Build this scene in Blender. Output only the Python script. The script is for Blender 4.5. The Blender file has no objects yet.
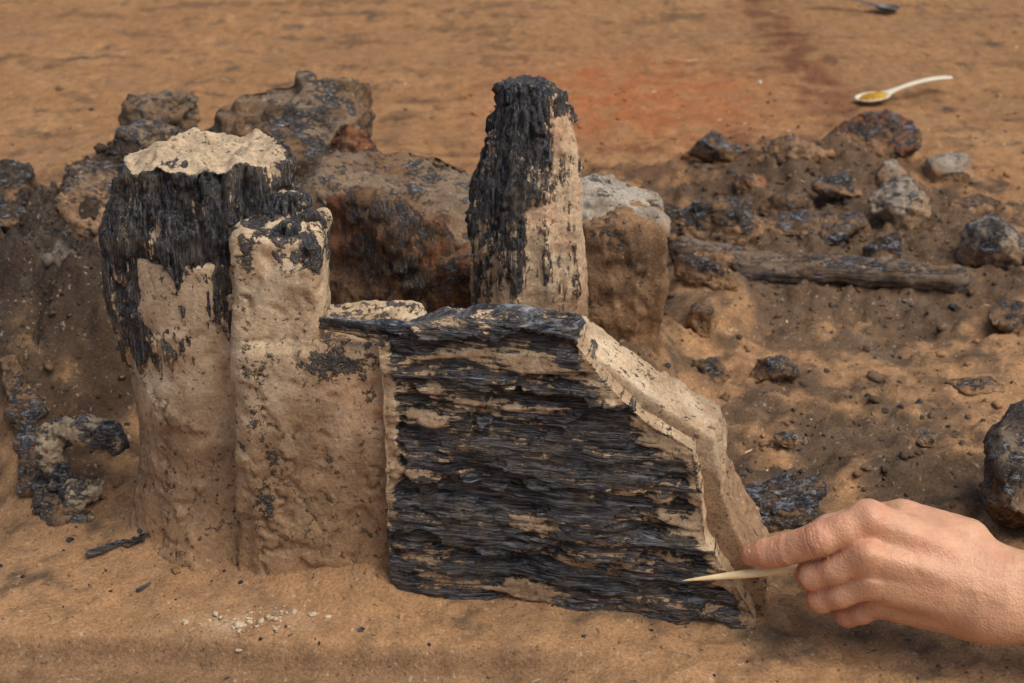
import bpy, bmesh, math, time
import numpy as np
from mathutils import Vector, Euler
T0=time.time()
rng=np.random.default_rng(7)
# ------------------------------------------------------------------ noise
_perm=np.random.default_rng(3).permutation(256).astype(np.int64)
_perm=np.concatenate([_perm,_perm,_perm])
_g=np.random.default_rng(5).normal(size=(256,3)); _g/=np.linalg.norm(_g,axis=1)[:,None]
_rv=np.random.default_rng(8).uniform(-1,1,size=256)
def pn(p,seed=0):
    p=np.asarray(p,dtype=np.float64)+seed*17.31
    i=np.floor(p).astype(np.int64); f=p-i; i&=255
    u=f*f*f*(f*(f*6-15)+10)
    def c(dx,dy,dz):
        h=_perm[_perm[_perm[(i[:,0]+dx)&255]+((i[:,1]+dy)&255)]+((i[:,2]+dz)&255)]
        g=_g[h]
        return g[:,0]*(f[:,0]-dx)+g[:,1]*(f[:,1]-dy)+g[:,2]*(f[:,2]-dz)
    x00=c(0,0,0)*(1-u[:,0])+c(1,0,0)*u[:,0]
    x10=c(0,1,0)*(1-u[:,0])+c(1,1,0)*u[:,0]
    x01=c(0,0,1)*(1-u[:,0])+c(1,0,1)*u[:,0]
    x11=c(0,1,1)*(1-u[:,0])+c(1,1,1)*u[:,0]
    y0=x00*(1-u[:,1])+x10*u[:,1]; y1=x01*(1-u[:,1])+x11*u[:,1]
    return (y0*(1-u[:,2])+y1*u[:,2])*1.5
def cellr(a,b,c=0):
    a=np.floor(a).astype(np.int64)&255; b=np.floor(b).astype(np.int64)&255
    return _rv[_perm[_perm[_perm[a]+b]+c]]
def fbm(p,o=4,seed=0,gain=.5):
    r=0;a=1;s=0
    for k in range(o):
        r=r+a*pn(p*(2.03**k),seed+k); s+=a; a*=gain
    return r/s
def ridged(p,o=3,seed=0):
    r=0;a=1;s=0
    for k in range(o):
        r=r+a*(1-2*np.abs(pn(p*(2.03**k),seed+k))); s+=a; a*=.5
    return r/s
def sc(v,s): return v*np.array(s,dtype=float)
def sstep(a,b,x):
    t=np.clip((x-a)/(b-a),0,1); return t*t*(3-2*t)
def lin(c):
    c=np.array(c,dtype=float)/255.
    return np.where(c<=.04045,c/12.92,((c+.055)/1.055)**2.4)
# ------------------------------------------------------------------ mesh helpers
def vnormals(v,q):
    n=np.cross(v[q[:,2]]-v[q[:,0]],v[q[:,3]]-v[q[:,1]])
    r=np.zeros_like(v)
    for k in range(4):
        for c in range(3): r[:,c]+=np.bincount(q[:,k],weights=n[:,c],minlength=len(v))
    return r/(np.linalg.norm(r,axis=1)[:,None]+1e-12)
def make(name,v,q,mat,attrs=None,parent=None):
    me=bpy.data.meshes.new(name)
    n=len(v); m=len(q); w=q.shape[1]
    me.vertices.add(n); me.vertices.foreach_set('co',np.ascontiguousarray(v,dtype=np.float32).ravel())
    me.loops.add(m*w); me.loops.foreach_set('vertex_index',np.ascontiguousarray(q,dtype=np.int32).ravel())
    me.polygons.add(m)
    me.polygons.foreach_set('loop_start',np.arange(m,dtype=np.int32)*w)
    me.update(calc_edges=True); me.validate()
    me.polygons.foreach_set('use_smooth',np.ones(len(me.polygons),dtype=bool))
    if attrs:
        for k,a in attrs.items():
            if a.ndim==1:
                at=me.attributes.new(k,'FLOAT','POINT'); at.data.foreach_set('value',a.astype(np.float32))
            else:
                at=me.attributes.new(k,'FLOAT_COLOR','POINT')
                c=np.ones((n,4),dtype=np.float32); c[:,:3]=np.clip(a,0,1); at.data.foreach_set('color',c.ravel())
    me.materials.append(mat)
    ob=bpy.data.objects.new(name,me); bpy.context.scene.collection.objects.link(ob)
    if parent: ob.parent=parent
    return ob
def surface_nets(f,org,h):
    s=f<0
    nx,ny,nz=f.shape
    cnt=np.zeros((nx-1,ny-1,nz-1),dtype=np.int8)
    offs=[(a,b,c) for a in (0,1) for b in (0,1) for c in (0,1)]
    for a,b,c in offs: cnt+=s[a:nx-1+a,b:ny-1+b,c:nz-1+c]
    act=(cnt>0)&(cnt<8)
    I=np.argwhere(act); idx=-np.ones(act.shape,dtype=np.int64); idx[act]=np.arange(len(I))
    vals=np.stack([f[I[:,0]+a,I[:,1]+b,I[:,2]+c] for a,b,c in offs],1)
    acc=np.zeros((len(I),3)); num=np.zeros(len(I))
    for i,A in enumerate(offs):
        for j,B in enumerate(offs):
            if j<=i or sum(abs(A[k]-B[k]) for k in range(3))!=1: continue
            m=(vals[:,i]<0)!=(vals[:,j]<0)
            t=vals[m,i]/(vals[m,i]-vals[m,j])
            acc[m]+=np.array(A)+t[:,None]*(np.array(B)-np.array(A)); num[m]+=1
    v=org+(I+acc/num[:,None])*h
    quads=[]
    for ax in range(3):
        sl0=[slice(None)]*3; sl1=[slice(None)]*3
        sl0[ax]=slice(0,-1); sl1[ax]=slice(1,None)
        ch=s[tuple(sl0)]!=s[tuple(sl1)]
        E=np.argwhere(ch)
        o1,o2=(ax+1)%3,(ax+2)%3
        lim=[nx-1,ny-1,nz-1]
        ok=(E[:,o1]>0)&(E[:,o2]>0)&(E[:,o1]<lim[o1])&(E[:,o2]<lim[o2])
        E=E[ok]
        def cell(d1,d2):
            q=E.copy(); q[:,o1]-=d1; q[:,o2]-=d2
            return idx[q[:,0],q[:,1],q[:,2]]
        q=np.stack([cell(1,1),cell(0,1),cell(0,0),cell(1,0)],1)
        ins=s[E[:,0],E[:,1],E[:,2]]
        q[~ins]=q[~ins][:,::-1]
        quads.append(q)
    return v,np.concatenate(quads)
def grid(lo,hi,h):
    ax=[np.arange(lo[k],hi[k]+h,h) for k in range(3)]
    X,Y,Z=np.meshgrid(*ax,indexing='ij'); return X,Y,Z,np.array(lo,dtype=float)
def smin(a,b,k):
    h=np.clip(.5+.5*(b-a)/k,0,1); return b*(1-h)+a*h-k*h*(1-h)
def cap(X,Y,Z,a,b,ra,rb):
    a=np.array(a,float); b=np.array(b,float); d=b-a
    t=np.clip(((X-a[0])*d[0]+(Y-a[1])*d[1]+(Z-a[2])*d[2])/(d@d+1e-12),0,1)
    return np.sqrt((X-a[0]-t*d[0])**2+(Y-a[1]-t*d[1])**2+(Z-a[2]-t*d[2])**2)-(ra+(rb-ra)*t)
def rbox(X,Y,Z,c,h,r):
    qx=np.abs(X-c[0])-h[0]+r; qy=np.abs(Y-c[1])-h[1]+r; qz=np.abs(Z-c[2])-h[2]+r
    return np.sqrt(np.maximum(qx,0)**2+np.maximum(qy,0)**2+np.maximum(qz,0)**2)+np.minimum(np.maximum(qx,np.maximum(qy,qz)),0)-r
def poly2(px,py,P):
    P=np.array(P,float); d=np.full(px.shape,1e9); s=np.ones(px.shape)
    n=len(P)
    for i in range(n):
        a=P[i]; b=P[i-1]
        ex,ey=b-a; wx=px-a[0]; wy=py-a[1]
        t=np.clip((wx*ex+wy*ey)/(ex*ex+ey*ey),0,1)
        d=np.minimum(d,(wx-ex*t)**2+(wy-ey*t)**2)
        c1=py>=a[1]; c2=py<b[1]; c3=ex*wy>ey*wx
        flip=(c1&c2&c3)|(~c1&~c2&~c3)
        s=np.where(flip,-s,s)
    return s*np.sqrt(d)
# ------------------------------------------------------------------ materials
def N(nt,t,**k):
    n=nt.nodes.new(t)
    for a,b in k.items(): setattr(n,a,b)
    return n
def math_(nt,op,a,b=None,c=None):
    n=N(nt,'ShaderNodeMath',operation=op)
    for i,x in enumerate((a,b,c)):
        if x is None: continue
        if isinstance(x,(int,float)): n.inputs[i].default_value=x
        else: nt.links.new(x,n.inputs[i])
    return n.outputs[0]
def noise(nt,vec,scale,det=5,rough=.55,dist=0):
    n=N(nt,'ShaderNodeTexNoise'); n.inputs['Scale'].default_value=scale; n.inputs['Detail'].default_value=det
    n.inputs['Roughness'].default_value=rough; n.inputs['Distortion'].default_value=dist
    nt.links.new(vec,n.inputs['Vector']); return n.outputs['Fac']
def mrange(nt,x,a,b,c,d,smooth=False):
    n=N(nt,'ShaderNodeMapRange'); 
    if smooth: n.interpolation_type='SMOOTHSTEP'
    for i,v in zip((1,2,3,4),(a,b,c,d)): n.inputs[i].default_value=v
    nt.links.new(x,n.inputs[0]); return n.outputs[0]
def ramp(nt,x,stops):
    n=N(nt,'ShaderNodeValToRGB'); e=n.color_ramp.elements
    while len(e)<len(stops): e.new(.5)
    for el,(p,c) in zip(e,stops): el.position=p; el.color=(*c,1)
    nt.links.new(x,n.inputs[0]); return n.outputs[0]
def mixc(nt,f,a,b,bt='MIX'):
    n=N(nt,'ShaderNodeMix',data_type='RGBA',blend_type=bt)
    for i,x in ((0,f),(6,a),(7,b)):
        if isinstance(x,(int,float)): n.inputs[i].default_value=x
        elif isinstance(x,tuple): n.inputs[i].default_value=(*x,1)
        else: nt.links.new(x,n.inputs[i])
    return n.outputs[2]
def scalec(nt,col,val):
    n=N(nt,'ShaderNodeVectorMath',operation='SCALE'); nt.links.new(col,n.inputs[0]); nt.links.new(val,n.inputs['Scale']); return n.outputs[0]
def new_mat(name):
    m=bpy.data.materials.new(name); m.use_nodes=True; nt=m.node_tree; nt.nodes.clear()
    o=N(nt,'ShaderNodeOutputMaterial'); p=N(nt,'ShaderNodeBsdfPrincipled'); nt.links.new(p.outputs[0],o.inputs[0])
    return m,nt,p
def mapped(nt,tc,s):
    mp=N(nt,'ShaderNodeMapping'); mp.inputs['Scale'].default_value=s; nt.links.new(tc,mp.inputs['Vector']); return mp.outputs[0]
def mat_dig(name,fib,crk=None,grain=1.0,charry=True):
    m,nt,p=new_mat(name)
    tc=N(nt,'ShaderNodeTexCoord').outputs['Object']
    ch=N(nt,'ShaderNodeAttribute',attribute_name='char').outputs['Fac']
    ti=N(nt,'ShaderNodeAttribute',attribute_name='tint').outputs['Color']
    n1=noise(nt,tc,46,5,.70); n2=noise(nt,tc,430,2,.65)
    if charry:
        fv=mapped(nt,tc,fib)
        nf=noise(nt,fv,1,5,.72,.05); nf2=noise(nt,fv,3.1,3,.62)
        ne=noise(nt,tc,150,4,.75)
        e=math_(nt,'ADD',math_(nt,'MULTIPLY',math_(nt,'SUBTRACT',ne,.5),1.3),math_(nt,'MULTIPLY',math_(nt,'SUBTRACT',nf,.5),2.0))
    else:
        nf=noise(nt,tc,150,4,.75); nf2=n2
        e=math_(nt,'MULTIPLY',math_(nt,'SUBTRACT',nf,.5),2.0)
    fac=mrange(nt,math_(nt,'ADD',ch,e),.38,.62,0,1,True)
    mul=math_(nt,'MULTIPLY',mrange(nt,n1,.3,.7,.74,1.20),mrange(nt,n2,.3,.7,1-.27*grain,1+.25*grain))
    soil=scalec(nt,ti,mul)
    n4=noise(nt,tc,210,2,.5)
    soil=mixc(nt,mrange(nt,n4,.64,.71,0,.65),soil,(.05,.038,.027))
    soil=mixc(nt,mrange(nt,n4,.35,.27,0,.4),soil,(.55,.45,.32))
    if charry:
        charc=ramp(nt,nf,[(.35,(.004,.004,.004)),(.44,(.013,.013,.013)),(.50,(.040,.040,.042)),(.56,(.115,.116,.122)),(.65,(.33,.33,.335))])  # char tones; the brighter grey stops paint charcoal sheen into the base colour
        charc=mixc(nt,mrange(nt,nf2,.53,.62,0,.7),charc,(.20,.202,.212))  # light grey streaks: highlights painted along the grain
        charc=mixc(nt,mrange(nt,n1,.48,.62,0,.60),charc,(.225,.178,.128))
        charc=mixc(nt,mrange(nt,nf2,.47,.38,0,.85),charc,(.005,.005,.005))
        vo=N(nt,'ShaderNodeTexVoronoi',feature='DISTANCE_TO_EDGE'); vo.inputs['Scale'].default_value=1; vo.inputs['Randomness'].default_value=.9
        wv=N(nt,'ShaderNodeVectorMath',operation='ADD'); nt.links.new(mapped(nt,tc,crk),wv.inputs[0])
        cn=N(nt,'ShaderNodeCombineXYZ'); wob=mrange(nt,ne,.3,.7,-.3,.3)
        for k_ in range(3): nt.links.new(wob,cn.inputs[k_])
        nt.links.new(cn.outputs[0],wv.inputs[1]); nt.links.new(wv.outputs[0],vo.inputs['Vector'])
        cr=mrange(nt,vo.outputs['Distance'],0,.06,1,0)
        charc=mixc(nt,math_(nt,'MULTIPLY',cr,.55),charc,(.004,.004,.004))
    else:
        charc=ramp(nt,nf,[(.36,(.008,.007,.006)),(.5,(.035,.031,.028)),(.64,(.12,.105,.09))])
    col=mixc(nt,fac,soil,charc)
    nt.links.new(col,p.inputs['Base Color'])
    nt.links.new(mrange(nt,fac,0,1,.95,.33),p.inputs['Roughness'])
    nt.links.new(mrange(nt,fac,0,1,.10,.6),p.inputs['Specular IOR Level'])
    hs=math_(nt,'ADD',math_(nt,'MULTIPLY',n1,.85*grain),math_(nt,'MULTIPLY',n2,.42*grain))
    hc=math_(nt,'ADD',math_(nt,'MULTIPLY',nf,2.8),math_(nt,'MULTIPLY',nf2,1.1))
    if charry: hc=math_(nt,'SUBTRACT',hc,math_(nt,'MULTIPLY',cr,.35))
    mh=N(nt,'ShaderNodeMix',data_type='FLOAT'); nt.links.new(fac,mh.inputs[0]); nt.links.new(hs,mh.inputs[2]); nt.links.new(hc,mh.inputs[3])
    b=N(nt,'ShaderNodeBump'); b.inputs['Strength'].default_value=1.0; b.inputs['Distance'].default_value=.0020
    nt.links.new(mh.outputs[0],b.inputs['Height']); nt.links.new(b.outputs[0],p.inputs['Normal'])
    return m
M_h=mat_dig('charred_wood_horizontal_grain',(24,24,500),(48,48,260),.8)
M_v=mat_dig('charred_wood_vertical_grain',(460,460,24),(260,260,42),.8)
M_r=mat_dig('fragment_surface',(60,140,200),(120,140,160))
M_s=mat_dig('excavated_soil',(70,70,90),charry=False)
M_c=mat_dig('compact_clay',(70,70,90),charry=False,grain=.75)
def simple(name,col,rough=.5,metal=0,spec=.5,nz=.1,ns=60,bump=0,bs=300):
    m,nt,p=new_mat(name); tc=N(nt,'ShaderNodeTexCoord').outputs['Object']
    c=N(nt,'ShaderNodeRGB'); c.outputs[0].default_value=(*col,1)
    v=mrange(nt,noise(nt,tc,ns,5,.6),.3,.7,1-nz,1+nz)
    nt.links.new(scalec(nt,c.outputs[0],v),p.inputs['Base Color'])
    p.inputs['Roughness'].default_value=rough; p.inputs['Metallic'].default_value=metal; p.inputs['Specular IOR Level'].default_value=spec
    if bump:
        b=N(nt,'ShaderNodeBump'); b.inputs['Distance'].default_value=bump; nt.links.new(noise(nt,tc,bs,4,.6),b.inputs['Height']); nt.links.new(b.outputs[0],p.inputs['Normal'])
    return m
# ------------------------------------------------------------------ colours
C_ground=lin((162,125,88)); C_red=lin((148,108,70)); C_clay=lin((192,168,136)); C_brown=lin((136,107,79))
C_dark=lin((78,66,54)); C_grey=lin((126,116,102)); C_pale=lin((200,182,153)); C_burnt=lin((162,98,58)); C_ochre=lin((172,136,95))
# ------------------------------------------------------------------ ground
mounds=[(-.50,.50,.20,.22,.080),(-.30,.66,.16,.14,.10),(-.11,.42,.10,.10,.06),(.02,.24,.07,.07,.03),(.10,.37,.06,.07,.05),
        (.27,.66,.13,.07,.028),(.38,.92,.12,.10,.035),(.50,.98,.1,.08,.02),(.47,.75,.09,.12,.02),(-.47,.30,.08,.08,.03),
        (-.40,.95,.30,.15,.03),(.62,.50,.15,.2,.02),(.33,.55,.17,.05,.012),(.20,.50,.05,.08,.03),(-.37,.34,.06,.06,.055),(-.45,.36,.07,.05,.04)]
PF=[(-.275,.16),(-.282,.09),(-.235,.05),(-.15,.025),(-.085,.01),(.06,-.018),(.165,-.04),(.175,.02),(.05,.06),(-.08,.1),(-.16,.16)]
def debris(x,y):
    d=np.exp(-(((x-.36)/.26)**2+((y-.72)/.34)**2)**1.3)
    d=np.maximum(d,1.0*np.exp(-(((x+.46)/.26)**2+((y-.52)/.30)**2)**1.6))
    d=np.maximum(d,.6*np.exp(-(((x-.28)/.2)**2+((y-.2)/.2)**2)))
    d=np.maximum(d,.8*np.exp(-(((x-.0)/.2)**2+((y-.38)/.18)**2)))
    return d
def ground_h(x,y):
    p=np.stack([x,y,np.zeros_like(x)],1)
    near=sstep(-.3,.5,y)
    D=debris(x,y); DL=D*sstep(-.2,-.32,x)
    z=(.004+.014*near)*fbm(p*4,3,1)+(.003+.009*D+.014*DL)*fbm(p*16,3,2)+(.0018+.009*D+.002*near+.008*DL)*fbm(p*55,3,3)+(.0009+.0020*D)*fbm(p*190,2,4)
    z+=D*.012*np.maximum(0,ridged(p*18,3,9))
    cl=fbm(p*38,3,14); z+=(.0014+.006*D+.008*DL)*sstep(.05,.14,cl)
    for mx,my,rx,ry,h in mounds:
        z+=h*np.exp(-(((x-mx)/rx)**2+((y-my)/ry)**2)**1.4)*(1+.3*fbm(p*12,2,11))
    d=np.maximum(poly2(x,y,PF)+.006*fbm(p*30,2,21),0)
    z+=(.018-.014*sstep(-.11,-.07,x))*np.exp(-d/.020)
    wob=.012*fbm(p*7,3,31)+.004*fbm(p*40,2,32)
    z-=.020*sstep(-.062,-.074,y+wob+.06*np.clip(x-.0,-1,.5))*sstep(.10,-.02,x)
    z-=.05*sstep(-.375,-.47,x+wob+.25*np.maximum(0,y-.12))*sstep(.32,.2,y)
    return z
def axis(dense,ext):
    a=list(dense); s=abs(a[-1]-a[-2])
    while a[-1]<ext: s*=1.35; a.append(a[-1]+s)
    s=abs(a[1]-a[0]); b=[a[0]]
    while b[-1]>-ext: s*=1.35; b.append(b[-1]-s)
    return np.array(b[::-1][:-1]+a)
xs=axis(np.arange(-1.15,1.2,.0046),60)
yd=[-.2]
while yd[-1]<2.6: yd.append(yd[-1]+(.0034 if yd[-1]<.1 else .0034+.0048*(yd[-1]-.1)))
ys=axis(np.array(yd),60)
GX,GY=np.meshgrid(xs,ys,indexing='ij'); gx=GX.ravel(); gy=GY.ravel()
gz=ground_h(gx,gy)
gv=np.stack([gx,gy,gz],1); nxx,nyy=GX.shape
ii=np.arange(nxx*nyy).reshape(nxx,nyy)
gq=np.stack([ii[:-1,:-1].ravel(),ii[1:,:-1].ravel(),ii[1:,1:].ravel(),ii[:-1,1:].ravel()],1)
p0=np.stack([gx,gy,0*gx],1)
def blend(c,col,w): return c*(1-w[:,None])+np.array(col)*w[:,None]
def ground_tint(x,y,z):
    p=np.stack([x,y,0*x],1)
    c=np.tile(C_ground,(len(x),1))
    nA=fbm(p*6,4,41); nB=fbm(p*20,4,42); nC=fbm(sc(p,(5,14,5)),4,44); nD=fbm(p*75,3,45)
    c=blend(c,C_red,sstep(.4,1.3,y+.5*nC)*.8)
    c=blend(c,C_ochre,sstep(.0,.5,nA)*.4)
    c=blend(c,C_brown,sstep(.0,.45,-nA)*.45)
    c=blend(c,C_brown,sstep(.0,.35,nD+.4*nB)*.6)
    c=blend(c,lin((108,82,58)),sstep(.03,.40,nC+.5*nB+.3*nD)*sstep(.3,.9,y)*.7)
    D=debris(x,y)
    c=blend(c,C_dark,np.clip(sstep(.08,.55,D+.8*nB+.25*nA+.35*nD-.02),0,1)*.82)
    c=blend(c,C_grey,sstep(.2,.6,fbm(p*14,4,43)+.3*nD)*D*.5)
    DL=sstep(.3,.8,D)*sstep(-.22,-.34,x)
    c=blend(c,lin((60,51,44)),DL*sstep(-.5,.0,nB+.3*nD)*.85)
    c=blend(c,C_grey,DL*sstep(.15,.4,fbm(p*28,3,46))*.6)
    def g(cx,cy,rx,ry): return np.exp(-(((x-cx)/rx)**2+((y-cy)/ry)**2))
    c=blend(c,C_burnt,np.clip(g(.20,1.35,.2,.25)*(1+2.4*nB),0,1)*.75)
    c=blend(c,lin((100,62,44)),np.clip(g(.50,1.7,.045,.6)*(1.1+2.5*nB),0,1)*.75)
    c=blend(c,lin((96,62,44)),np.clip(g(.98,1.5,.07,.1)*(1.1+2*nB),0,1)*.7)
    c=blend(c,C_burnt,np.clip(g(-.13,.80,.10,.14)*(1+1.5*nB),0,1)*.8)
    c=blend(c,C_dark,np.clip(g(.24,.14,.12,.07)*(1+2*nB),0,1)*.75)
    c=blend(c,C_dark,np.clip(g(.30,-.02,.14,.05)*(1+2*nB),0,1)*.8)
    c=blend(c,lin((62,48,38)),np.clip(g(-.36,.21,.07,.08)*(1+2*nB),0,1)*.75)
    c=blend(c,C_pale,np.clip(g(-.18,-.03,.035,.012)*(1+3*nB),0,1)*.7)
    c=blend(c,C_brown*.85,sstep(-.058,-.068,y+.012*fbm(p*7,3,31)+.06*np.clip(x,-1,.5))*sstep(-.10,-.08,y+.03*nB)*sstep(.1,-.02,x)*.8)
    return c
gt=ground_tint(gx,gy,gz)
gD=debris(gx,gy)
gchar=np.clip(gD*.36+.20*gD*sstep(-.22,-.34,gx)+.34*fbm(p0*24,4,51)-.10,-.2,1)*.8
make('ground',gv,gq,M_s,{'char':gchar,'tint':gt})
def gh(x,y): return float(ground_h(np.array([x],float),np.array([y],float))[0])
# ------------------------------------------------------------------ plank frame
E0=np.array([-.084,.012]); ev=np.array([.982,-.187]); ev/=np.linalg.norm(ev); nv=np.array([-.187,-.982]); nv/=np.linalg.norm(nv)
def toS(X,Y): return (X-E0[0])*ev[0]+(Y-E0[1])*ev[1], (X-E0[0])*nv[0]+(Y-E0[1])*nv[1]
PP=[(0,-.05),(-.002,.195),(.03,.212),(.09,.219),(.126,.213),(.146,.186),(.174,.158),(.207,.140),(.214,.106),(.219,.072),(.240,.04),(.256,.014),(.258,-.05)]
PS=[(-.02,-.05),(-.02,.185),(.03,.203),(.09,.209),(.128,.205),(.150,.190),(.184,.164),(.221,.142),(.229,.100),(.241,.07),(.256,.045),(.265,.01),(.267,-.05)]
# ------------------------------------------------------------------ soil pedestal
h=.0021
X,Y,Z,org=grid((-.33,-.075,-.03),(.2,.19,.285),h)
S,NN=toS(X,Y)
tk=.016*np.clip(1-Z/.15,0,1)
d=np.maximum(poly2(S,Z,PS),np.abs(NN+.031+tk)-.023-tk)
fl=.020*np.exp(-np.maximum(Z,0)/.035)
a=.064+fl; b=.056+fl
dp=(np.sqrt(((X+.216)/a)**2+((Y-.108)/b)**2)-1)*np.minimum(a,b); dp=np.maximum(dp,Z-.235)
col=rbox(X,Y,Z,(-.157+.06*(Z-.25),.056,.10),(.029,.032,.166),.006)
low=rbox(X,Y,Z,(-.126,.060,.06),(.062,.042,.130),.008)
d=smin(d,smin(dp,smin(col,low,.006),.010),.003)
skirt=rbox(X,Y,Z,(-.18,.09,-.03),(.07,.06,.055),.03)
d=smin(d,skirt,.02)
v,q=surface_nets(d,org,h); n=vnormals(v,q)
s_,n_=toS(v[:,0],v[:,1])
ff=fbm(v*14,3,60)
dis=.0055*ff+.0014*fbm(v*60,3,61)+.0008*fbm(v*200,3,62)
dis-=.0018*sstep(.26,.42,fbm(v*85,2,68))
led=fbm(sc(v,(14,14,20)),3,69); dis+=.0022*sstep(.0,.04,led)
crk=np.abs(pn(sc(v,(24,24,9))+.5*fbm(v*40,2,66)[:,None],65)); dis-=.0045*sstep(.03,.0,crk)*sstep(.02,.3,fbm(v*12,2,67)+.12)
topz=sstep(.225,.26,v[:,2]); dis+=topz*.007*fbm(v*50,3,75)
dis=np.where((s_>.004)&(n_>-.02),np.minimum(dis,.0),dis)
v=v+n*dis[:,None]
nb=fbm(v*14,3,70); nc=fbm(v*45,3,71)
tint=np.tile(C_clay,(len(v),1))
wb=sstep(.17,.09,v[:,2]+.09*nb-.8*np.clip(v[:,0]+.20,0,.05))
tint=blend(tint,C_brown,wb*.80)
tint=blend(tint,C_ground,sstep(.05,.0,v[:,2]+.03*nb)*.8)
tint=blend(tint,C_pale,sstep(.05,.5,nc+nb)*.5*sstep(.08,.16,v[:,2]))
tint=blend(tint,lin((182,138,100)),.45*np.exp(-(((v[:,0]+.10)/.03)**2+((v[:,2]-.15)/.03)**2)))
tint=blend(tint,C_brown,sstep(.0,.35,fbm(v*30,3,74))*.4)
tint=blend(tint,lin((120,104,86)),sstep(.08,.35,fbm(sc(v,(28,28,14)),4,76))*.4)
st=fbm(sc(v,(45,45,22)),4,72)
ch=.17+.32*st
ch+=.42*np.exp(-((v[:,0]+.172)/.012)**2)*sstep(.02,.08,v[:,2])*sstep(.20,.13,v[:,2])*sstep(-.1,.25,st)
ch+=.55*sstep(.232,.258,v[:,2]+.03*st)*sstep(-.25,.10,st)
ch+=.50*np.exp(-(((v[:,0]+.118)/.024)**2+((v[:,2]-.180)/.010)**2))*(n[:,1]<.3)
ch+=.35*sstep(.2,.7,n[:,2])*sstep(.18,.2,v[:,2])*(v[:,0]>-.1)*(v[:,0]<.04)
make('soil_pedestal',v,q,M_c,{'char':ch,'tint':tint})
# ------------------------------------------------------------------ charred plank
h=.00118
X,Y,Z,org=grid((-.15,-.085,-.03),(.195,.05,.25),h)
S,NN=toS(X,Y)
d=np.maximum(poly2(S,Z,PP)+.0,np.abs(NN+.008)-.0145)-.0015
strip=cap(X,Y,Z,(-.132,.024,.207),(-.080,.010,.204),.0035,.0075)
strip=smin(strip,cap(X,Y,Z,(-.080,.010,.204),(.0,-.002,.213),.0075,.0085),.01)
strip=smin(strip,cap(X,Y,Z,(.0,-.002,.213),(.040,-.008,.211),.0085,.006),.01)
strip=smin(strip,cap(X,Y,Z,(-.02,.02,.210),(.040,.008,.212),.010,.007),.01)
d=smin(d,strip,.005)
v,q=surface_nets(d,org,h); n=vnormals(v,q)
s_,n_=toS(v[:,0],v[:,1]); z=v[:,2]
P3=np.stack([s_,n_*.6,z],1)
front=sstep(.2,.7,n[:,0]*nv[0]+n[:,1]*nv[1])
warp=.9*fbm(sc(P3,(9,9,16)),3,80)+.22*fbm(sc(P3,(60,60,60)),2,90)
t=(z*19+warp); fr=t-np.floor(t)
lay=np.floor(t)
t2=z*95+1.0*fbm(sc(P3,(12,12,30)),3,93)+.3*fbm(sc(P3,(90,90,90)),2,94)
sb=s_*20+4.8*pn(np.stack([np.floor(t2)*1.7,0*s_,0*s_],1),95)+.5*fbm(P3*80,2,96)
blk=cellr(sb,t2,3)
hl=pn(np.stack([lay*3.7,s_*16,0*s_],1),81)
dc=front*(-.0095*fr**1.4+.0048*hl+.0022*blk)
dc+=.0026*ridged(sc(P3,(16,16,250)),3,82)*(.4+.6*front)
dc+=.0010*fbm(sc(P3,(60,60,600)),2,83)
dc+=.0026*fbm(sc(P3,(24,24,65)),3,84)
gap=sstep(.12,.3,fbm(sc(P3,(14,14,64)),3,85)); dc-=.0060*gap*front
ed=-poly2(s_,z,PP)
arch=z-(.186+.016*np.clip(1-((s_-.07)/.075)**2,-1,1))
nbp=fbm(sc(P3,(12,12,66)),4,86)
nfine=fbm(sc(P3,(36,36,190)),3,91)
pat=fbm(sc(P3,(14,14,46)),4,87)
ch=.78+.75*nbp+.55*nfine+.08*blk
ch-=.55*sstep(.08,.36,pat)
band=np.exp(-((arch+.006+.004*nbp)/.0042)**2)*sstep(.145,.12,s_)*sstep(-.03,-.01,s_)
ch-=.55*band
ch-=.8*sstep(.008,.002,s_+.006*nbp)*sstep(.04,.09,z)*sstep(.203,.195,z)
ch-=.5*sstep(.007,.0,ed-.003+.008*nbp)*(s_>.13)
ch-=.40*np.exp(-(((s_-.035)/.03)**2+((z-.035)/.010)**2))
ch-=.40*np.exp(-(((s_-.13)/.04)**2+((z-.045-.05*(s_-.13))/.008)**2))
ch-=.28*np.exp(-(((s_-.06)/.05)**2+((z-.155)/.012)**2))
ch-=.25*np.exp(-(((s_-.12)/.07)**2+((z-.085)/.007)**2))
ch+=.20*sstep(.004,.010,arch)
ch=np.where(front<.1,ch-.05,ch)
cm=sstep(.25,.55,ch)
dis=dc*(.3+.7*cm)+(1-cm)*(.0022*fbm(v*60,3,92)-.0005)
v=v+n*dis[:,None]
tint=np.tile(lin((166,142,112)),(len(v),1)); tint=blend(tint,C_clay,sstep(-.1,.4,fbm(v*40,3,88)))
tint=blend(tint,C_brown,sstep(.08,.02,z)*.6)
make('charred_wood_plank',v,q,M_h,{'char':ch,'tint':tint})
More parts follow.
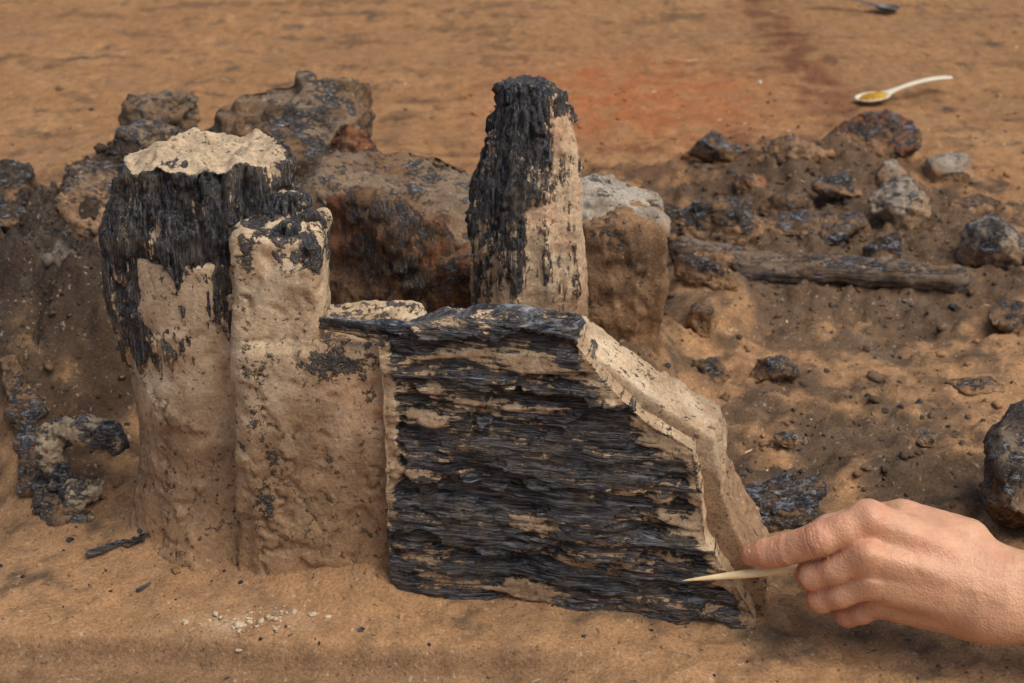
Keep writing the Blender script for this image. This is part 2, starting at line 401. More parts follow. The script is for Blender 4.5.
# ------------------------------------------------------------------ upright posts
def post(name,lo,hi,prof,cy,h,fn_mask,amp,seed,extra=None):
    X,Y,Z,org=grid(lo,hi,h)
    zs,cx,aa,bb=[np.array(c) for c in zip(*prof)]
    CX=np.interp(Z,zs,cx); A=np.interp(Z,zs,aa); B=np.interp(Z,zs,bb)
    th=np.arctan2(Y-cy,X-CX)
    wob=.05*np.sin(3*th+seed)+.035*np.sin(5*th+1.3*seed)+.02*np.sin(9*th)
    d=(np.sqrt(((X-CX)/A)**2+((Y-cy)/B)**2)-1-wob)*np.minimum(A,B)
    d=np.maximum(d,Z-zs[-1])
    if extra: d=extra(d,X,Y,Z)
    v,q=surface_nets(d,org,h); n=vnormals(v,q)
    side=sstep(.2,.8,1-np.abs(n[:,2]))
    ch,tint=fn_mask(v,n,side); cm=sstep(.25,.55,ch)
    f1=ridged(sc(v,(120,120,8)),3,seed+1); f2=fbm(sc(v,(38,38,11)),3,seed+2); f3=ridged(sc(v,(280,280,20)),2,seed+3)
    chip=sstep(.08,.22,fbm(sc(v,(36,36,18)),3,seed+4))
    ck=sstep(.07,.0,np.abs(pn(sc(v,(42,42,6))+.2*fbm(v*60,2,seed+9)[:,None],seed+8)))
    tv=np.arctan2(v[:,1]-cy,v[:,0]-np.interp(v[:,2],zs,cx))
    ta=tv*9+.7*fbm(sc(v,(60,60,8)),3,seed+20); tb=tv*24+.6*fbm(sc(v,(90,90,12)),2,seed+21)
    b1=cellr(ta+40,v[:,2]*18+3*_rv[np.floor(ta+40).astype(int)&255]+.6*fbm(v*70,2,seed+22),2)
    b2=cellr(tb+80,v[:,2]*34+3*_rv[np.floor(tb+80).astype(int)&255]+.6*fbm(v*110,2,seed+23),5)
    dis=side*amp*(.0060*f2+(.08+.92*cm)*(.0034*f1+.0016*f3+.0026*b1+.0014*b2-.006*chip-.006*ck))+.0010*fbm(v*120,2,seed+5)+(1-side)*.003*fbm(v*35,3,seed+6)
    dis+=(1-cm)*side*(.0020*fbm(v*60,3,seed+11)-.0015)
    v=v+n*dis[:,None]
    v[:,2]+=.010*sstep(.03,.0,zs[-1]-v[:,2])*fbm(sc(v,(60,60,5)),3,seed+7)
    return make(name,v,q,M_v,{'char':ch,'tint':tint})
def m_post(v,n,side):
    x,y,z=v.T
    a=fbm(sc(v,(70,70,9)),4,120); b=fbm(sc(v,(24,24,20)),3,121); c=fbm(sc(v,(150,150,20)),3,122)
    ch=.82+.60*a+.45*c
    ch-=.42*sstep(.225,.185,z+.02*b)*sstep(-.30,.15,a+.3*b+.03-.7*sstep(-.245,-.27,x))
    ch-=.9*sstep(.165,.135,z+.04*a+.02*c)
    ch-=.45*sstep(.15,.4,b)
    ch-=.78*sstep(.75,.95,n[:,2])*sstep(.27,.29,z)*sstep(-.45,-.15,b+.5*c+.15)
    t=np.tile(C_clay,(len(v),1)); t=blend(t,C_brown,sstep(.2,.16,z)*.5); t=blend(t,lin((172,152,124)),sstep(.28,.29,z)*sstep(-.4,.2,c)*.9)
    return ch,t
def shards(d,X,Y,Z):
    for a_,b_,ra,rb in [((-.168,.078,.250),(-.152,.074,.274),.016,.010),((-.158,.060,.245),(-.136,.056,.266),.014,.009),((-.165,.045,.250),(-.150,.042,.268),.010,.006)]:
        d=smin(d,cap(X,Y,Z,a_,b_,ra,rb),.006)
    return d
post('charred_wood_post',(-.315,.020,.09),(-.115,.19,.33),
     [(.09,-.219,.054,.046),(.15,-.219,.063,.055),(.20,-.219,.067,.057),(.25,-.219,.066,.055),(.275,-.215,.060,.051),(.300,-.213,.056,.046)],.108,.0013,m_post,1.0,3,shards)
def m_pill(v,n,side):
    x,y,z=v.T
    cx=np.interp(z,[0,.215,.28,.345],[.014,.012,.016,.01]); a_=np.interp(z,[0,.215,.28,.345],[.047,.046,.036,.022])
    a=fbm(sc(v,(55,55,14)),4,130); b=fbm(v*25,3,131); c=fbm(sc(v,(110,110,50)),3,132)
    qv=(z-.240)*10-(x-cx)/a_*.85
    ch=.44+.40*np.clip(qv,-1,1)+.85*a+.65*c
    ch-=.4*sstep(.1,.4,b)
    ch+=.25*sstep(.29,.31,z)
    t=np.tile(C_clay,(len(v),1)); t=blend(t,lin((186,148,116)),sstep(-.1,.4,b)*.7); t=blend(t,C_brown,sstep(.2,.12,z))
    return ch,t
post('charred_wood_post',(-.06,.12,-.02),(.09,.28,.36),
     [(-.02,.016,.052,.05),(.12,.014,.049,.047),(.215,.012,.045,.043),(.250,.014,.040,.038),(.275,.017,.035,.032),(.300,.016,.029,.027),(.318,.013,.024,.021),(.326,.010,.019,.017)],.20,.0014,m_pill,.8,9)
# ------------------------------------------------------------------ fragments
def ico(k):
    b_=bmesh.new(); bmesh.ops.create_icosphere(b_,subdivisions=k,radius=1); b_.verts.ensure_lookup_table()
    V=np.array([w.co[:] for w in b_.verts]); F=np.array([[l.index for l in f.verts] for f in b_.faces]); b_.free(); return V,F
ICO6,IF6=ico(6); ICO5,IF5=ico(5); IC,IFc=ico(2)
def tri_n(v,f):
    nn=np.cross(v[f[:,1]]-v[f[:,0]],v[f[:,2]]-v[f[:,0]]); r=np.zeros_like(v)
    for k in range(3):
        for c in range(3): r[:,c]+=np.bincount(f[:,k],weights=nn[:,c],minlength=len(v))
    return r/(np.linalg.norm(r,axis=1)[:,None]+1e-12)
def rock(name,x,y,w,dp,ht,seed,c1,c2,char=.3,rot=0,boxy=.6,cuts=14,mat=None,sink=.3,rough=1.0,stri=0,z0=None,cvar=.7,creep=.75):
    r=np.random.default_rng(seed)
    V,F=(ICO6,IF6) if max(w,ht)>.10 else (ICO5,IF5)
    v=V.copy()
    m=np.max(np.abs(v),axis=1)[:,None]; v=v*(1-boxy)+v/m*.82*boxy
    for k in range(cuts):
        dn=r.normal(size=3); dn/=np.linalg.norm(dn); o=r.uniform(.42,.82)
        e=v@dn-o; v-=np.maximum(e,0)[:,None]*dn*.98
    v*=np.array([w/2,dp/2,ht/2])*1.18
    n=tri_n(v,F); sz=(w+dp+ht)/3
    vs=v+seed*1.7
    dis=sz*rough*(.10*fbm(vs*(2.2/sz),3,seed)+.026*ridged(vs*(5/sz),3,seed+1)+.038*fbm(vs*(12/sz),4,seed+2)+.035*sstep(.0,.06,fbm(vs*(4.5/sz),3,seed+12)))
    if stri: dis+=stri*ridged(sc(vs,(20,160,200)),3,seed+3)
    v=v+n*dis[:,None]
    c,s=math.cos(rot),math.sin(rot); v=v@np.array([[c,s,0],[-s,c,0],[0,0,1]])
    z0=gh(x,y) if z0 is None else z0
    v+=np.array([x,y,z0+ht*(.5-sink)])
    n=tri_n(v,F)
    nb=fbm(v*(5/sz*.4)+seed,4,seed+5); nb2=fbm(v*60,3,seed+6)
    t=np.tile(np.array(c1),(len(v),1)); t=blend(t,c2,sstep(-.15,.3,nb+.3*nb2+.25*n[:,2]-.1))
    cr=sstep(.6,.1,(v[:,2]-z0)/ht+.6*nb)*creep
    t=blend(t,C_brown*.5+C_ground*.5,cr)
    ch=char+cvar*fbm(v*(4/sz)+seed,4,seed+8)-.3*cr
    return make(name,v,F,mat or M_r,{'char':ch,'tint':t})
F_='charred_wood_fragment'; ST='stone'; CL='burnt_clay_lump'
DK=lin((70,60,52)); RB=lin((122,80,54)); G2=lin((144,132,116)); BR=lin((114,90,67)); BG=lin((124,107,88))
rock(CL,-.258,.66,.215,.17,.185,11,BR,BG,.32,.3,.35,8,sink=.1,z0=.05,rough=1.1)
rock(CL,-.400,.74,.085,.08,.075,12,BG,BR,.32,.1,.4,9,sink=.2,z0=.11,rough=1.2)
rock(CL,-.165,.62,.08,.1,.15,13,RB,BR,.32,.5,.4,8,sink=.2,z0=.06)
rock(CL,-.10,.48,.205,.13,.13,14,BR,BG,.26,.1,.3,7,sink=.05,z0=.050,rough=1.0)
rock('charred_wood_stump',-.118,.355,.115,.10,.20,15,BR,RB,.40,.2,.7,6,sink=.15,z0=.01,mat=M_v,rough=1.2)
rock(CL,-.045,.30,.07,.08,.17,16,BR,RB,.30,.2,.7,6,sink=.15,z0=.01)
rock('soil_block',.095,.37,.080,.09,.20,17,BR,C_brown,.18,.1,.8,4,sink=.2,z0=.01,mat=M_s,rough=.7)
rock(ST,.10,.37,.092,.085,.06,18,G2,lin((166,156,140)),.14,.4,.4,7,sink=.0,z0=.128,creep=.4)
rock(CL,.06,.50,.10,.1,.12,19,BR,C_brown,.3,.4,.4,6,sink=.1)
for k,(x,y,w_,d_,h_,c_) in enumerate([(-.49,.44,.060,.045,.045,.5),(-.455,.41,.045,.035,.035,.5),(-.55,.60,.13,.10,.06,.45),(-.43,.56,.14,.09,.06,.42),(-.36,.47,.10,.08,.06,.38),
      (-.50,.76,.12,.07,.05,.42),(-.34,.74,.1,.08,.05,.38),(-.60,.48,.08,.06,.05,.45),(-.52,.50,.05,.05,.03,.5),(-.40,.66,.06,.05,.04,.45),(-.47,.67,.05,.04,.035,.3),(-.38,.40,.05,.04,.03,.4)]):
    rock(F_ if c_>.4 else CL,x,y,w_,d_,h_,120+k,DK,BG if k%3==0 else DK,c_,k*.7,.5,12,sink=.48 if w_>.07 else .3,rough=1.2,creep=.6)
# right side
rock(F_,.276,1.0,.075,.06,.05,30,DK,BR,.50,.2)
rock(CL,.36,.93,.11,.09,.040,31,BR,C_brown,.30,.2,sink=.45)
rock(CL,.50,.98,.105,.08,.075,32,DK,RB,.42,.3)
rock(CL,.44,.99,.06,.05,.035,33,DK,RB,.38,.3,sink=.4)
rock(ST,.575,.93,.065,.05,.038,34,C_grey,G2,.2,.1,sink=.4)
rock(ST,.472,.85,.05,.045,.042,35,C_grey,G2,.25,.5,sink=.4)
rock(ST,.452,.71,.08,.06,.052,36,C_grey,G2,.30,.8,rough=1.3)
rock(F_,.412,.615,.05,.045,.040,37,DK,DK,.52,.3)
rock(F_,.235,.66,.15,.09,.055,38,DK,BR,.48,.2,.4,10,rough=1.1,sink=.42)
rock(F_,.33,.67,.15,.08,.040,39,DK,BR,.48,-.1,.4,10,sink=.42)
rock(F_,.535,.60,.075,.065,.055,40,G2,DK,.42,.6,.5,9,stri=.002)
rock(F_,.495,.44,.05,.04,.028,41,DK,BR,.42,.2,sink=.4)
rock(F_,.43,.33,.05,.03,.015,42,DK,BR,.4,.2,sink=.4)
rock(F_,.395,.09,.095,.09,.100,43,lin((84,74,65)),lin((110,96,80)),.36,.4,.5,12,sink=.2,creep=.5)
rock(F_,.200,.115,.105,.06,.032,44,DK,BR,.58,-.35,.5,9,stri=.002,sink=.35,creep=.4)
rock(F_,.24,.34,.045,.04,.026,45,DK,BR,.42,.4,sink=.35)
rock(F_,.192,.35,.04,.04,.026,46,DK,BR,.35,.7,sink=.4)
rock(CL,.188,.43,.035,.04,.04,47,BR,BR,.3,.2,sink=.4)
rock(F_,.237,.216,.032,.016,.012,48,G2,DK,.4,-.2)
rock(ST,.352,.212,.018,.03,.018,49,C_grey,BR,.25,.2)
rock(CL,.20,.50,.06,.05,.035,50,BR,DK,.35,.2,sink=.4)
rock(CL,.34,.80,.08,.06,.03,51,BR,DK,.35,.2,sink=.4)
rock(CL,.30,.86,.06,.05,.03,52,BR,RB,.3,.2,sink=.4)
rock(F_,.56,.78,.05,.04,.02,53,DK,BR,.4,.2,sink=.4)
rock(F_,.40,.80,.07,.05,.03,54,DK,DK,.45,.2,sink=.4)
rock(F_,.22,.55,.05,.04,.03,55,DK,BR,.4,.6,sink=.45)
rock(F_,.36,.60,.05,.035,.025,56,DK,DK,.45,.1,sink=.4)
def chain(name,pts,h,mat,seed,dispfn,maskfn,k=.008,parent=None):
    P=np.array([p[:3] for p in pts]); R=np.array([p[3] for p in pts]); pad=R.max()+.008
    X,Y,Z,org=grid(P.min(0)-pad,P.max(0)+pad,h)
    d=None
    for i in range(len(pts)-1):
        c=cap(X,Y,Z,P[i],P[i+1],R[i],R[i+1]); d=c if d is None else smin(d,c,k)
    v,q=surface_nets(d,org,h); n=vnormals(v,q)
    v=v+n*dispfn(v,n)[:,None]
    ch,t=maskfn(v,n)
    return make(name,v,q,mat,{'char':ch,'tint':t},parent)
zb=gh(.3,.53)
chain('charred_branch',[(.185,.575,zb+.018,.015),(.25,.555,zb+.010,.016),(.32,.545,zb+.010,.013),(.40,.54,zb+.008,.014),(.465,.53,zb+.004,.012)],.0022,M_h,60,
  lambda v,n:.006*fbm(v*30,3,60)+.003*ridged(sc(v,(14,150,150)),3,61),
  lambda v,n:(.36+.6*fbm(sc(v,(20,60,60)),3,62),blend(np.tile(lin((116,100,84)),(len(v),1)),BR,sstep(-.1,.3,fbm(v*25,3,63)))))
zc=gh(-.34,.13)
CG=lin((158,140,114))
def jag(seed):
    def f(v,n):
        a=fbm(v*42,3,seed); b=fbm(v*95,3,seed+1)
        return .006*a+.0030*sstep(.0,.06,a)+.002*b-.002*sstep(.1,.16,b)+.0012*cellr(v[:,0]*90+40+a*2,v[:,2]*110+40+b*2,4)
    return f
chain(F_,[(-.376,.165,zc+.034,.006),(-.368,.165,zc+.050,.011),(-.355,.155,zc+.057,.007),(-.340,.15,zc+.058,.009),(-.322,.145,zc+.057,.008),(-.310,.14,zc+.048,.004)],.0012,M_r,63,jag(63),
  lambda v,n:(.40+1.1*fbm(v*40,4,65),np.tile(CG,(len(v),1))),k=.003)
chain(F_,[(-.372,.165,zc+.052,.006),(-.370,.152,zc+.036,.011),(-.360,.142,zc+.014,.009),(-.350,.135,zc+.006,.013),(-.336,.132,zc+.010,.008),(-.330,.135,zc+.020,.004)],.0012,M_r,66,jag(66),
  lambda v,n:(.38+1.1*fbm(v*40,4,68),np.tile(CG,(len(v),1))),k=.003)
chain('charred_root',[(-.440,.27,gh(-.440,.27)+.002,.008),(-.418,.23,gh(-.418,.23)+.002,.013),(-.400,.19,gh(-.400,.19)+.003,.009),(-.392,.16,gh(-.392,.16)+.001,.010),(-.375,.130,gh(-.375,.130)+.001,.007),(-.355,.115,gh(-.355,.115)+.0,.010),(-.335,.105,gh(-.335,.105)+.0,.005)],.0016,M_r,69,jag(70),
  lambda v,n:(.42+.7*fbm(sc(v,(60,25,60)),3,71),np.tile(lin((112,90,68)),(len(v),1))),k=.006)
for k,(xa,ya,xb,yb,r) in enumerate([(-.318,.052,-.292,.058,.0030),(-.290,.056,-.268,.068,.0020),(-.284,.072,-.262,.060,.0018),(-.252,.042,-.240,.046,.0024),(-.30,.064,-.278,.06,.0014),(-.275,.080,-.255,.076,.0016),(-.27,.006,-.263,.012,.0016),(-.28,.09,-.262,.088,.0020)]):
    za,zb_=gh(xa,ya),gh(xb,yb)
    chain('charcoal_splinter',[(xa,ya,za+r*1.3,r),(xb,yb,zb_+r*1.5,r*.6)],.0006,M_h,72+k,
      lambda v,n:.0008*fbm(v*300,2,73),lambda v,n:(1.0+0*v[:,0],np.tile(C_brown,(len(v),1))))
# ------------------------------------------------------------------ crumbs
def crumbs(name,xy,size,charv,tints,seed,mat=None,flat=.7,lng=1.0):
    r=np.random.default_rng(seed); k=len(xy); m=len(IC)
    zz=ground_h(xy[:,0],xy[:,1])
    sclr=size[:,None]*r.uniform(.6,1.3,(k,3)); sclr[:,2]*=flat; sclr[:,0]*=lng
    v=IC[None]*sclr[:,None,:]
    v=v*(1+.15*r.normal(size=(k,m,1)))
    an=r.uniform(0,6.28,k); c,s=np.cos(an)[:,None],np.sin(an)[:,None]
    vx=v[:,:,0]*c-v[:,:,1]*s; vy=v[:,:,0]*s+v[:,:,1]*c
    v=np.stack([vx+xy[:,0:1],vy+xy[:,1:2],v[:,:,2]+(zz+sclr[:,2]*.2)[:,None]],2).reshape(-1,3)
    f=(IFc[None]+(np.arange(k)*m)[:,None,None]).reshape(-1,3)
    return make(name,v,f,mat or M_s,{'char':np.repeat(charv,m),'tint':np.repeat(tints,m,0)})
def scatter(nn,x0,x1,y0,y1,dens,seed):
    r=np.random.default_rng(seed); P=np.stack([r.uniform(x0,x1,nn*4),r.uniform(y0,y1,nn*4)],1)
    w=dens(P[:,0],P[:,1]); keep=r.uniform(0,1,nn*4)<w; return P[keep][:nn]
P=scatter(6500,-.75,.95,-.12,1.4,lambda x,y:.07+.9*debris(x,y),90)
sz=rng.gamma(1.2,.0010,len(P))+.0005; sz=np.minimum(sz,.007)*np.where(P[:,1]<.1,.45,1)
tc_=ground_tint(P[:,0],P[:,1],P[:,0]*0)*rng.uniform(.7,1.2,(len(P),1))
crumbs('soil_crumbs',P,sz,np.where(rng.uniform(size=len(P))<.12,.9,.05),tc_,91)
P=scatter(700,-.45,.55,-.13,.35,lambda x,y:.12+.6*np.exp(-((x+.27)/.07)**2-((y-.06)/.04)**2)+.5*np.exp(-((x-.3)/.15)**2-((y-.06)/.1)**2),92)
sz=rng.gamma(1.2,.0005,len(P))+.0003
crumbs('charcoal_crumbs',P,sz,np.full(len(P),1.2),np.tile(C_dark,(len(P),1)),93)
P=np.stack([-.18+.018*rng.normal(size=90),-.03+.007*rng.normal(size=90)],1); 
crumbs('pale_gravel',P,rng.gamma(2,.0005,90)+.0003,np.full(90,.0),np.tile(lin((190,170,140)),(90,1)),94,flat=.5)
P=scatter(60,-.6,.9,.1,1.6,lambda x,y:.25+0*x,95)
crumbs('white_pebbles',P,rng.gamma(2,.0008,len(P))+.0005,np.full(len(P),.0),np.tile(lin((200,188,166)),(len(P),1)),96)
P=scatter(90,-.7,1.0,-.05,2.2,lambda x,y:.25+0*x,97)
crumbs('straw_bits',P,rng.uniform(.0006,.0011,len(P)),np.full(len(P),.0),np.tile(lin((206,186,146)),(len(P),1)),98,lng=9)
# ------------------------------------------------------------------ spoons
def spoon(name,loc,rot,L,mat,mat2=None):
    nu,nw=90,17; V=[];
    for i in range(nu):
        t=i/(nu-1)
        bl=.30
        if t<bl:
            u=t/bl; w=.019*math.sqrt(max(0,1-(2*u*.93-.93-.02)**2))+.0012; dep=.0085*math.sin(math.pi*min(1,u*.97+.02))**.8
        else:
            u=(t-bl)/(1-bl); w=.0050+.0040*u**1.5+.006*math.exp(-u*16); dep=-.0012
            if u>.95: w*=math.sqrt(max(.02,1-((u-.95)/.05)**2))
        zc=.008*math.sin(max(0,(t-bl)/(1-bl))*2.6) 
        for j in range(nw):
            s=-1+2*j/(nw-1)
            V.append((t*L,s*w*L/.18,zc-(dep*(1-s*s))))
    V=np.array(V); id_=np.arange(nu*nw).reshape(nu,nw)
    Q=np.stack([id_[:-1,:-1].ravel(),id_[1:,:-1].ravel(),id_[1:,1:].ravel(),id_[:-1,1:].ravel()],1)
    ob=make(name,V,Q,mat); md=ob.modifiers.new('thick','SOLIDIFY'); md.thickness=.0016; md.offset=0
    ob.location=loc; ob.rotation_euler=rot
    return ob
M_pl=simple('cream_plastic',tuple(lin((218,208,180))),.35,0,.5,.06)
M_me=simple('dull_steel',tuple(lin((110,108,105))),.35,.8,.5,.15)
M_wd=simple('pale_wood',tuple(lin((222,196,148))),.6,0,.3,.12,90,.0004,400)
sp=spoon('plastic_spoon',(.538,1.315,gh(.538,1.315)+.010),Euler((0,math.radians(-3),math.radians(26))),.185,M_pl)
r_=rock('soil_sample',0,0,.040,.022,.010,77,lin((190,150,60)),lin((176,130,58)),.0,0,.1,0,mat=M_s,z0=0,sink=.5,creep=0); r_.parent=sp; r_.location=(.03,0,-.002)
spoon('metal_spoon',(.765,1.97,gh(.765,1.97)+.012),Euler((0,math.radians(-3),math.radians(165))),.17,M_me)
# ------------------------------------------------------------------ hand
m,nt,p=new_mat('skin'); tc=N(nt,'ShaderNodeTexCoord').outputs['Object']
ti=N(nt,'ShaderNodeAttribute',attribute_name='tint').outputs['Color']
v1=mrange(nt,noise(nt,tc,70,5,.6),.3,.7,.86,1.12)
sk=scalec(nt,ti,v1); sk=mixc(nt,mrange(nt,noise(nt,tc,45,4,.6),.48,.72,0,.4),sk,tuple(lin((190,118,88))))
nt.links.new(sk,p.inputs['Base Color']); p.inputs['Roughness'].default_value=.42; p.inputs['Specular IOR Level'].default_value=.45
p.inputs['Subsurface Weight'].default_value=.10; p.inputs['Subsurface Radius'].default_value=(1,.35,.2); p.inputs['Subsurface Scale'].default_value=.003
vo=N(nt,'ShaderNodeTexVoronoi'); vo.inputs['Scale'].default_value=650; nt.links.new(tc,vo.inputs['Vector'])
hh=math_(nt,'ADD',math_(nt,'MULTIPLY',vo.outputs['Distance'],.35),noise(nt,tc,240,5,.65))
b=N(nt,'ShaderNodeBump'); b.inputs['Distance'].default_value=.0010; b.inputs['Strength'].default_value=.8; nt.links.new(hh,b.inputs['Height']); nt.links.new(b.outputs[0],p.inputs['Normal'])
M_sk=m
h=.0012
X,Y,Z,org=grid((.14,-.18,-.012),(.56,.03,.140),.0013)
h=.0013
def C(a,b,ra,rb): return cap(X,Y,Z,a,b,ra,rb)
iM=(.232,-.058,.102); mM=(.229,-.072,.084); rM=(.233,-.073,.064); pM=(.246,-.064,.043)
W1=(.312,-.072,.070); W2=(.312,-.086,.050)
palm=C(iM,W1,.0132,.017)
palm=smin(palm,C(mM,(.312,-.082,.064),.0115,.018),.006)
palm=smin(palm,C(rM,(.312,-.087,.056),.0110,.018),.006)
palm=smin(palm,C(pM,W2,.0112,.018),.006)
palm=smin(palm,C((.262,-.060,.040),(.300,-.074,.040),.014,.016),.010)
palm=smin(palm,C((.262,-.036,.088),(.300,-.055,.084),.0140,.0155),.012)
palm=smin(palm,C((.25,-.050,.070),(.30,-.062,.062),.018,.018),.010)
fore=cap(X,Y,Z,(.312,-.074,.066),(.51,-.128,.094),.0180,.032)
fore=smin(fore,cap(X,Y,Z,(.312,-.084,.050),(.51,-.140,.070),.0175,.031),.012)
hand=smin(palm,fore,.016)
def finger(pts,k=.004):
    d=None
    for i in range(len(pts)-1):
        c=cap(X,Y,Z,pts[i][:3],pts[i+1][:3],pts[i][3],pts[i+1][3]); d=c if d is None else smin(d,c,k)
    return d
idx=finger([(.232,-.058,.102,.0128),(.217,-.062,.0970,.0108),(.200,-.062,.0895,.0112),(.1905,-.057,.082,.0100),(.180,-.052,.0745,.0101),(.170,-.047,.0690,.0092),(.1615,-.043,.0650,.0074)])
mid=finger([(.229,-.072,.084,.0118),(.212,-.068,.0705,.0094),(.199,-.060,.0605,.0098),(.200,-.044,.052,.0086),(.206,-.033,.048,.0080),(.217,-.030,.048,.0070)])
rin=finger([(.233,-.073,.064,.0110),(.217,-.070,.052,.0088),(.206,-.062,.043,.0092),(.208,-.046,.035,.0082),(.216,-.036,.032,.0076),(.228,-.034,.032,.0068)])
pin=finger([(.246,-.064,.043,.0104),(.234,-.062,.033,.0082),(.227,-.056,.026,.0082),(.230,-.044,.020,.0074),(.237,-.038,.019,.0068),(.245,-.036,.021,.0062)])
thb=finger([(.262,-.036,.088,.0130),(.240,-.022,.079,.0115),(.218,-.020,.068,.0120),(.203,-.026,.060,.0105),(.187,-.032,.0545,.0080)])
hand=smin(hand,np.minimum(np.minimum(idx,np.minimum(mid,rin)),np.minimum(pin,thb)),.0040)
v,q=surface_nets(hand,org,h)
def smooth(v,q,it,l=.5):
    for _ in range(it):
        a=np.zeros_like(v); c=np.zeros(len(v))
        for k in range(4):
            for j in (1,3):
                w_=v[q[:,(k+j)%4]]
                for e in range(3): a[:,e]+=np.bincount(q[:,k],weights=w_[:,e],minlength=len(v))
            c+=2*np.bincount(q[:,k],minlength=len(v))
        v=v+l*(a/c[:,None]-v)
    return v
v=smooth(v,q,2); n=vnormals(v,q)
def seg_d(v,a,b):
    a=np.array(a);b=np.array(b);dd=b-a; t=np.clip(((v-a)@dd)/(dd@dd),0,1); return np.linalg.norm(v-a-t[:,None]*dd,axis=1),t
dis=.0003*fbm(v*180,2,200)+.0006*fbm(v*45,2,202)
back=sstep(.0,.5,-n[:,1]*.8+n[:,2]*.6)
for M0,Wt in ((iM,W1),(mM,(.312,-.082,.064)),(rM,(.312,-.087,.056))):
    a=np.array(M0)+np.array([0,-.008,.006]); b_=np.array(Wt)+np.array([0,-.012,.010])
    ds,t=seg_d(v,a,b_); dis+=.0016*np.exp(-(ds/.0045)**2*1.0)*back*(1-t)
for K in (iM,mM,rM,pM):
    ds=np.linalg.norm(v-(np.array(K)+np.array([0,-.008,.007])),axis=1); dis+=.0022*np.exp(-(ds/.007)**2)
vp=[(.245,-.078,.085),(.262,-.085,.083),(.278,-.088,.075),(.296,-.096,.073)]
for i in range(3):
    ds,t=seg_d(v,vp[i],vp[i+1]); dis+=.0010*np.exp(-(ds/.0035)**2)
def creases(c,axis,amp,cnt=3,sp=.0016):
    c=np.array(c); ax=np.array(axis,float); ax/=np.linalg.norm(ax)
    t=(v-c)@ax; dl=np.linalg.norm(v-c,axis=1)
    r=0
    for k in range(cnt):
        o=(k-(cnt-1)/2)*sp
        r=r-amp*np.exp(-((t-o+.0004*np.sin(v[:,2]*900+k))/.0006)**2)
    return r*sstep(.017,.011,dl)
cre=creases((.199,-.062,.089),(-.9,.2,-.5),.0009,cnt=4,sp=.0022)
cre+=creases((.180,-.052,.0745),(-.85,.4,-.5),.0007,cnt=3)
cre+=creases((.198,-.060,.0605),(-.2,.8,-.5),.0007,cnt=3)
cre+=creases((.205,-.062,.043),(-.2,.8,-.5),.0007,cnt=3)
v=v+n*(dis+cre)[:,None]
Cs=lin((206,156,120)); Cr=lin((198,122,92)); 
tint=np.tile(Cs,(len(v),1))
for K,rr in (((.163,-.043,.065),.016),((.198,-.060,.088),.010),((.180,-.052,.073),.007),(iM,.012),(mM,.012),((.205,-.05,.05),.022),((.225,-.045,.03),.02)):
    ds=np.linalg.norm(v-np.array(K),axis=1); tint=blend(tint,Cr,np.exp(-(ds/rr)**2)*.6)
tint=blend(tint,lin((150,86,62)),np.clip(-cre/.0010,0,1)*.5)
hand_ob=make('human_hand',v,q,M_sk,{'tint':tint})
nail_n=np.array([-.25,-.55,.80]); nail_n/=np.linalg.norm(nail_n)
axd=np.array([-.0085,.004,-.004]); axd/=np.linalg.norm(axd); axd-=nail_n*(axd@nail_n); axd/=np.linalg.norm(axd); sd=np.cross(nail_n,axd)
V=[];na,nb_=22,15
for i in range(na):
    for j in range(nb_):
        u=-1+2*i/(na-1); w=-1+2*j/(nb_-1)
        ww=.0050*(1-.25*max(0,-u))*math.sqrt(max(.0,1-abs(u)**5*.85))
        V.append(np.array([.1650,-.0448,.0665])+nail_n*(.0085-.0026*w*w-.0006*u*u-.0010*max(0,u))+axd*u*.0058+sd*w*ww)
V=np.array(V); id_=np.arange(na*nb_).reshape(na,nb_)
Q=np.stack([id_[:-1,:-1].ravel(),id_[1:,:-1].ravel(),id_[1:,1:].ravel(),id_[:-1,1:].ravel()],1)
M_nail=simple('fingernail',tuple(lin((220,174,150))),.28,0,.5,.04)
nl=make('index_nail',V,Q,M_nail,parent=hand_ob); md=nl.modifiers.new('t','SOLIDIFY'); md.thickness=.0006
A=np.array([.1165,-.0395,.0420]); Bp=np.array([.240,-.052,.0665]); dv=Bp-A; L=np.linalg.norm(dv); dv/=L
uu=np.cross(dv,[0,0,1]); uu/=np.linalg.norm(uu); ww=np.cross(uu,dv); V=[]; nr=60; nc_=16
for i in range(nr):
    t=i/(nr-1); r=.0026*min(1,(t/.32))**.7+.0003; 
    if t>.97: r*=.9
    for j in range(nc_):
        an=2*math.pi*j/nc_; V.append(A+dv*L*t+r*(uu*math.cos(an)+ww*math.sin(an))*(1+.04*math.sin(3*an+t*9)))
V=np.array(V); id_=np.arange(nr*nc_).reshape(nr,nc_); nx_=np.roll(id_,-1,axis=1)
Q=np.stack([id_[:-1].ravel(),nx_[:-1].ravel(),nx_[1:].ravel(),id_[1:].ravel()],1)
make('wooden_pick',V,Q,M_wd)
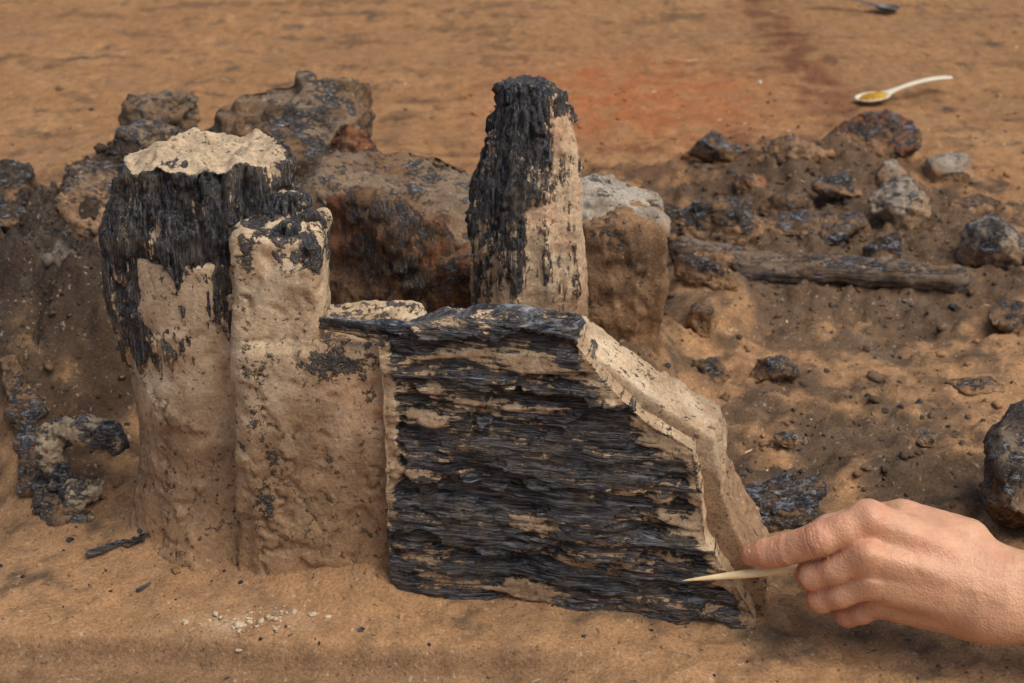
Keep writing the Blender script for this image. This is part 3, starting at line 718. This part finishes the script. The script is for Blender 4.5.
# a sheet of white paper lying on the lower level at the near left
V=[];
for i in range(31):
    for j in range(22):
        a_,b_=i/30,j/21
        V.append((-.53+.20*a_+.010*b_, -.25+.172*b_-.012*a_, 0))
V=np.array(V); V[:,2]=ground_h(V[:,0],V[:,1])+.004+.002*np.sin(V[:,0]*40)
id_=np.arange(31*22).reshape(31,22)
Q=np.stack([id_[:-1,:-1].ravel(),id_[1:,:-1].ravel(),id_[1:,1:].ravel(),id_[:-1,1:].ravel()],1)
pp=make('paper_sheet',V,Q,simple('white_paper',(.75,.75,.74),.7,0,.3,.03)); md=pp.modifiers.new('t','SOLIDIFY'); md.thickness=.0006
# ------------------------------------------------------------------ world, sun, camera
sc_=bpy.context.scene
w=bpy.data.worlds.new('World'); sc_.world=w; w.use_nodes=True; nt=w.node_tree
bg=nt.nodes['Background']; sky=nt.nodes.new('ShaderNodeTexSky'); sky.sky_type='NISHITA'; sky.sun_disc=False
Ld=np.array([.42,-.25,.86]); Ld/=np.linalg.norm(Ld)
sky.sun_elevation=math.asin(Ld[2]); sky.sun_rotation=math.atan2(Ld[0],Ld[1]); sky.dust_density=5; sky.air_density=.9; sky.ozone_density=.7
nt.links.new(sky.outputs[0],bg.inputs[0]); bg.inputs[1].default_value=.15
sl=bpy.data.lights.new('sun','SUN'); sl.energy=1.5; sl.angle=math.radians(50); sl.color=(1,.98,.94)
so=bpy.data.objects.new('sun',sl); sc_.collection.objects.link(so); so.rotation_euler=Vector(Ld).to_track_quat('Z','Y').to_euler()
cam=bpy.data.cameras.new('camera'); co=bpy.data.objects.new('camera',cam); sc_.collection.objects.link(co)
co.location=(0,-.85,.6); co.rotation_euler=(math.radians(65),0,0); cam.lens=50; cam.sensor_width=36; cam.clip_start=.01; cam.clip_end=300
cam.dof.use_dof=True; cam.dof.focus_distance=.965; cam.dof.aperture_fstop=13
sc_.camera=co
sc_.view_settings.view_transform='Standard'; sc_.view_settings.look='None'; sc_.view_settings.exposure=0
print('done',time.time()-T0)
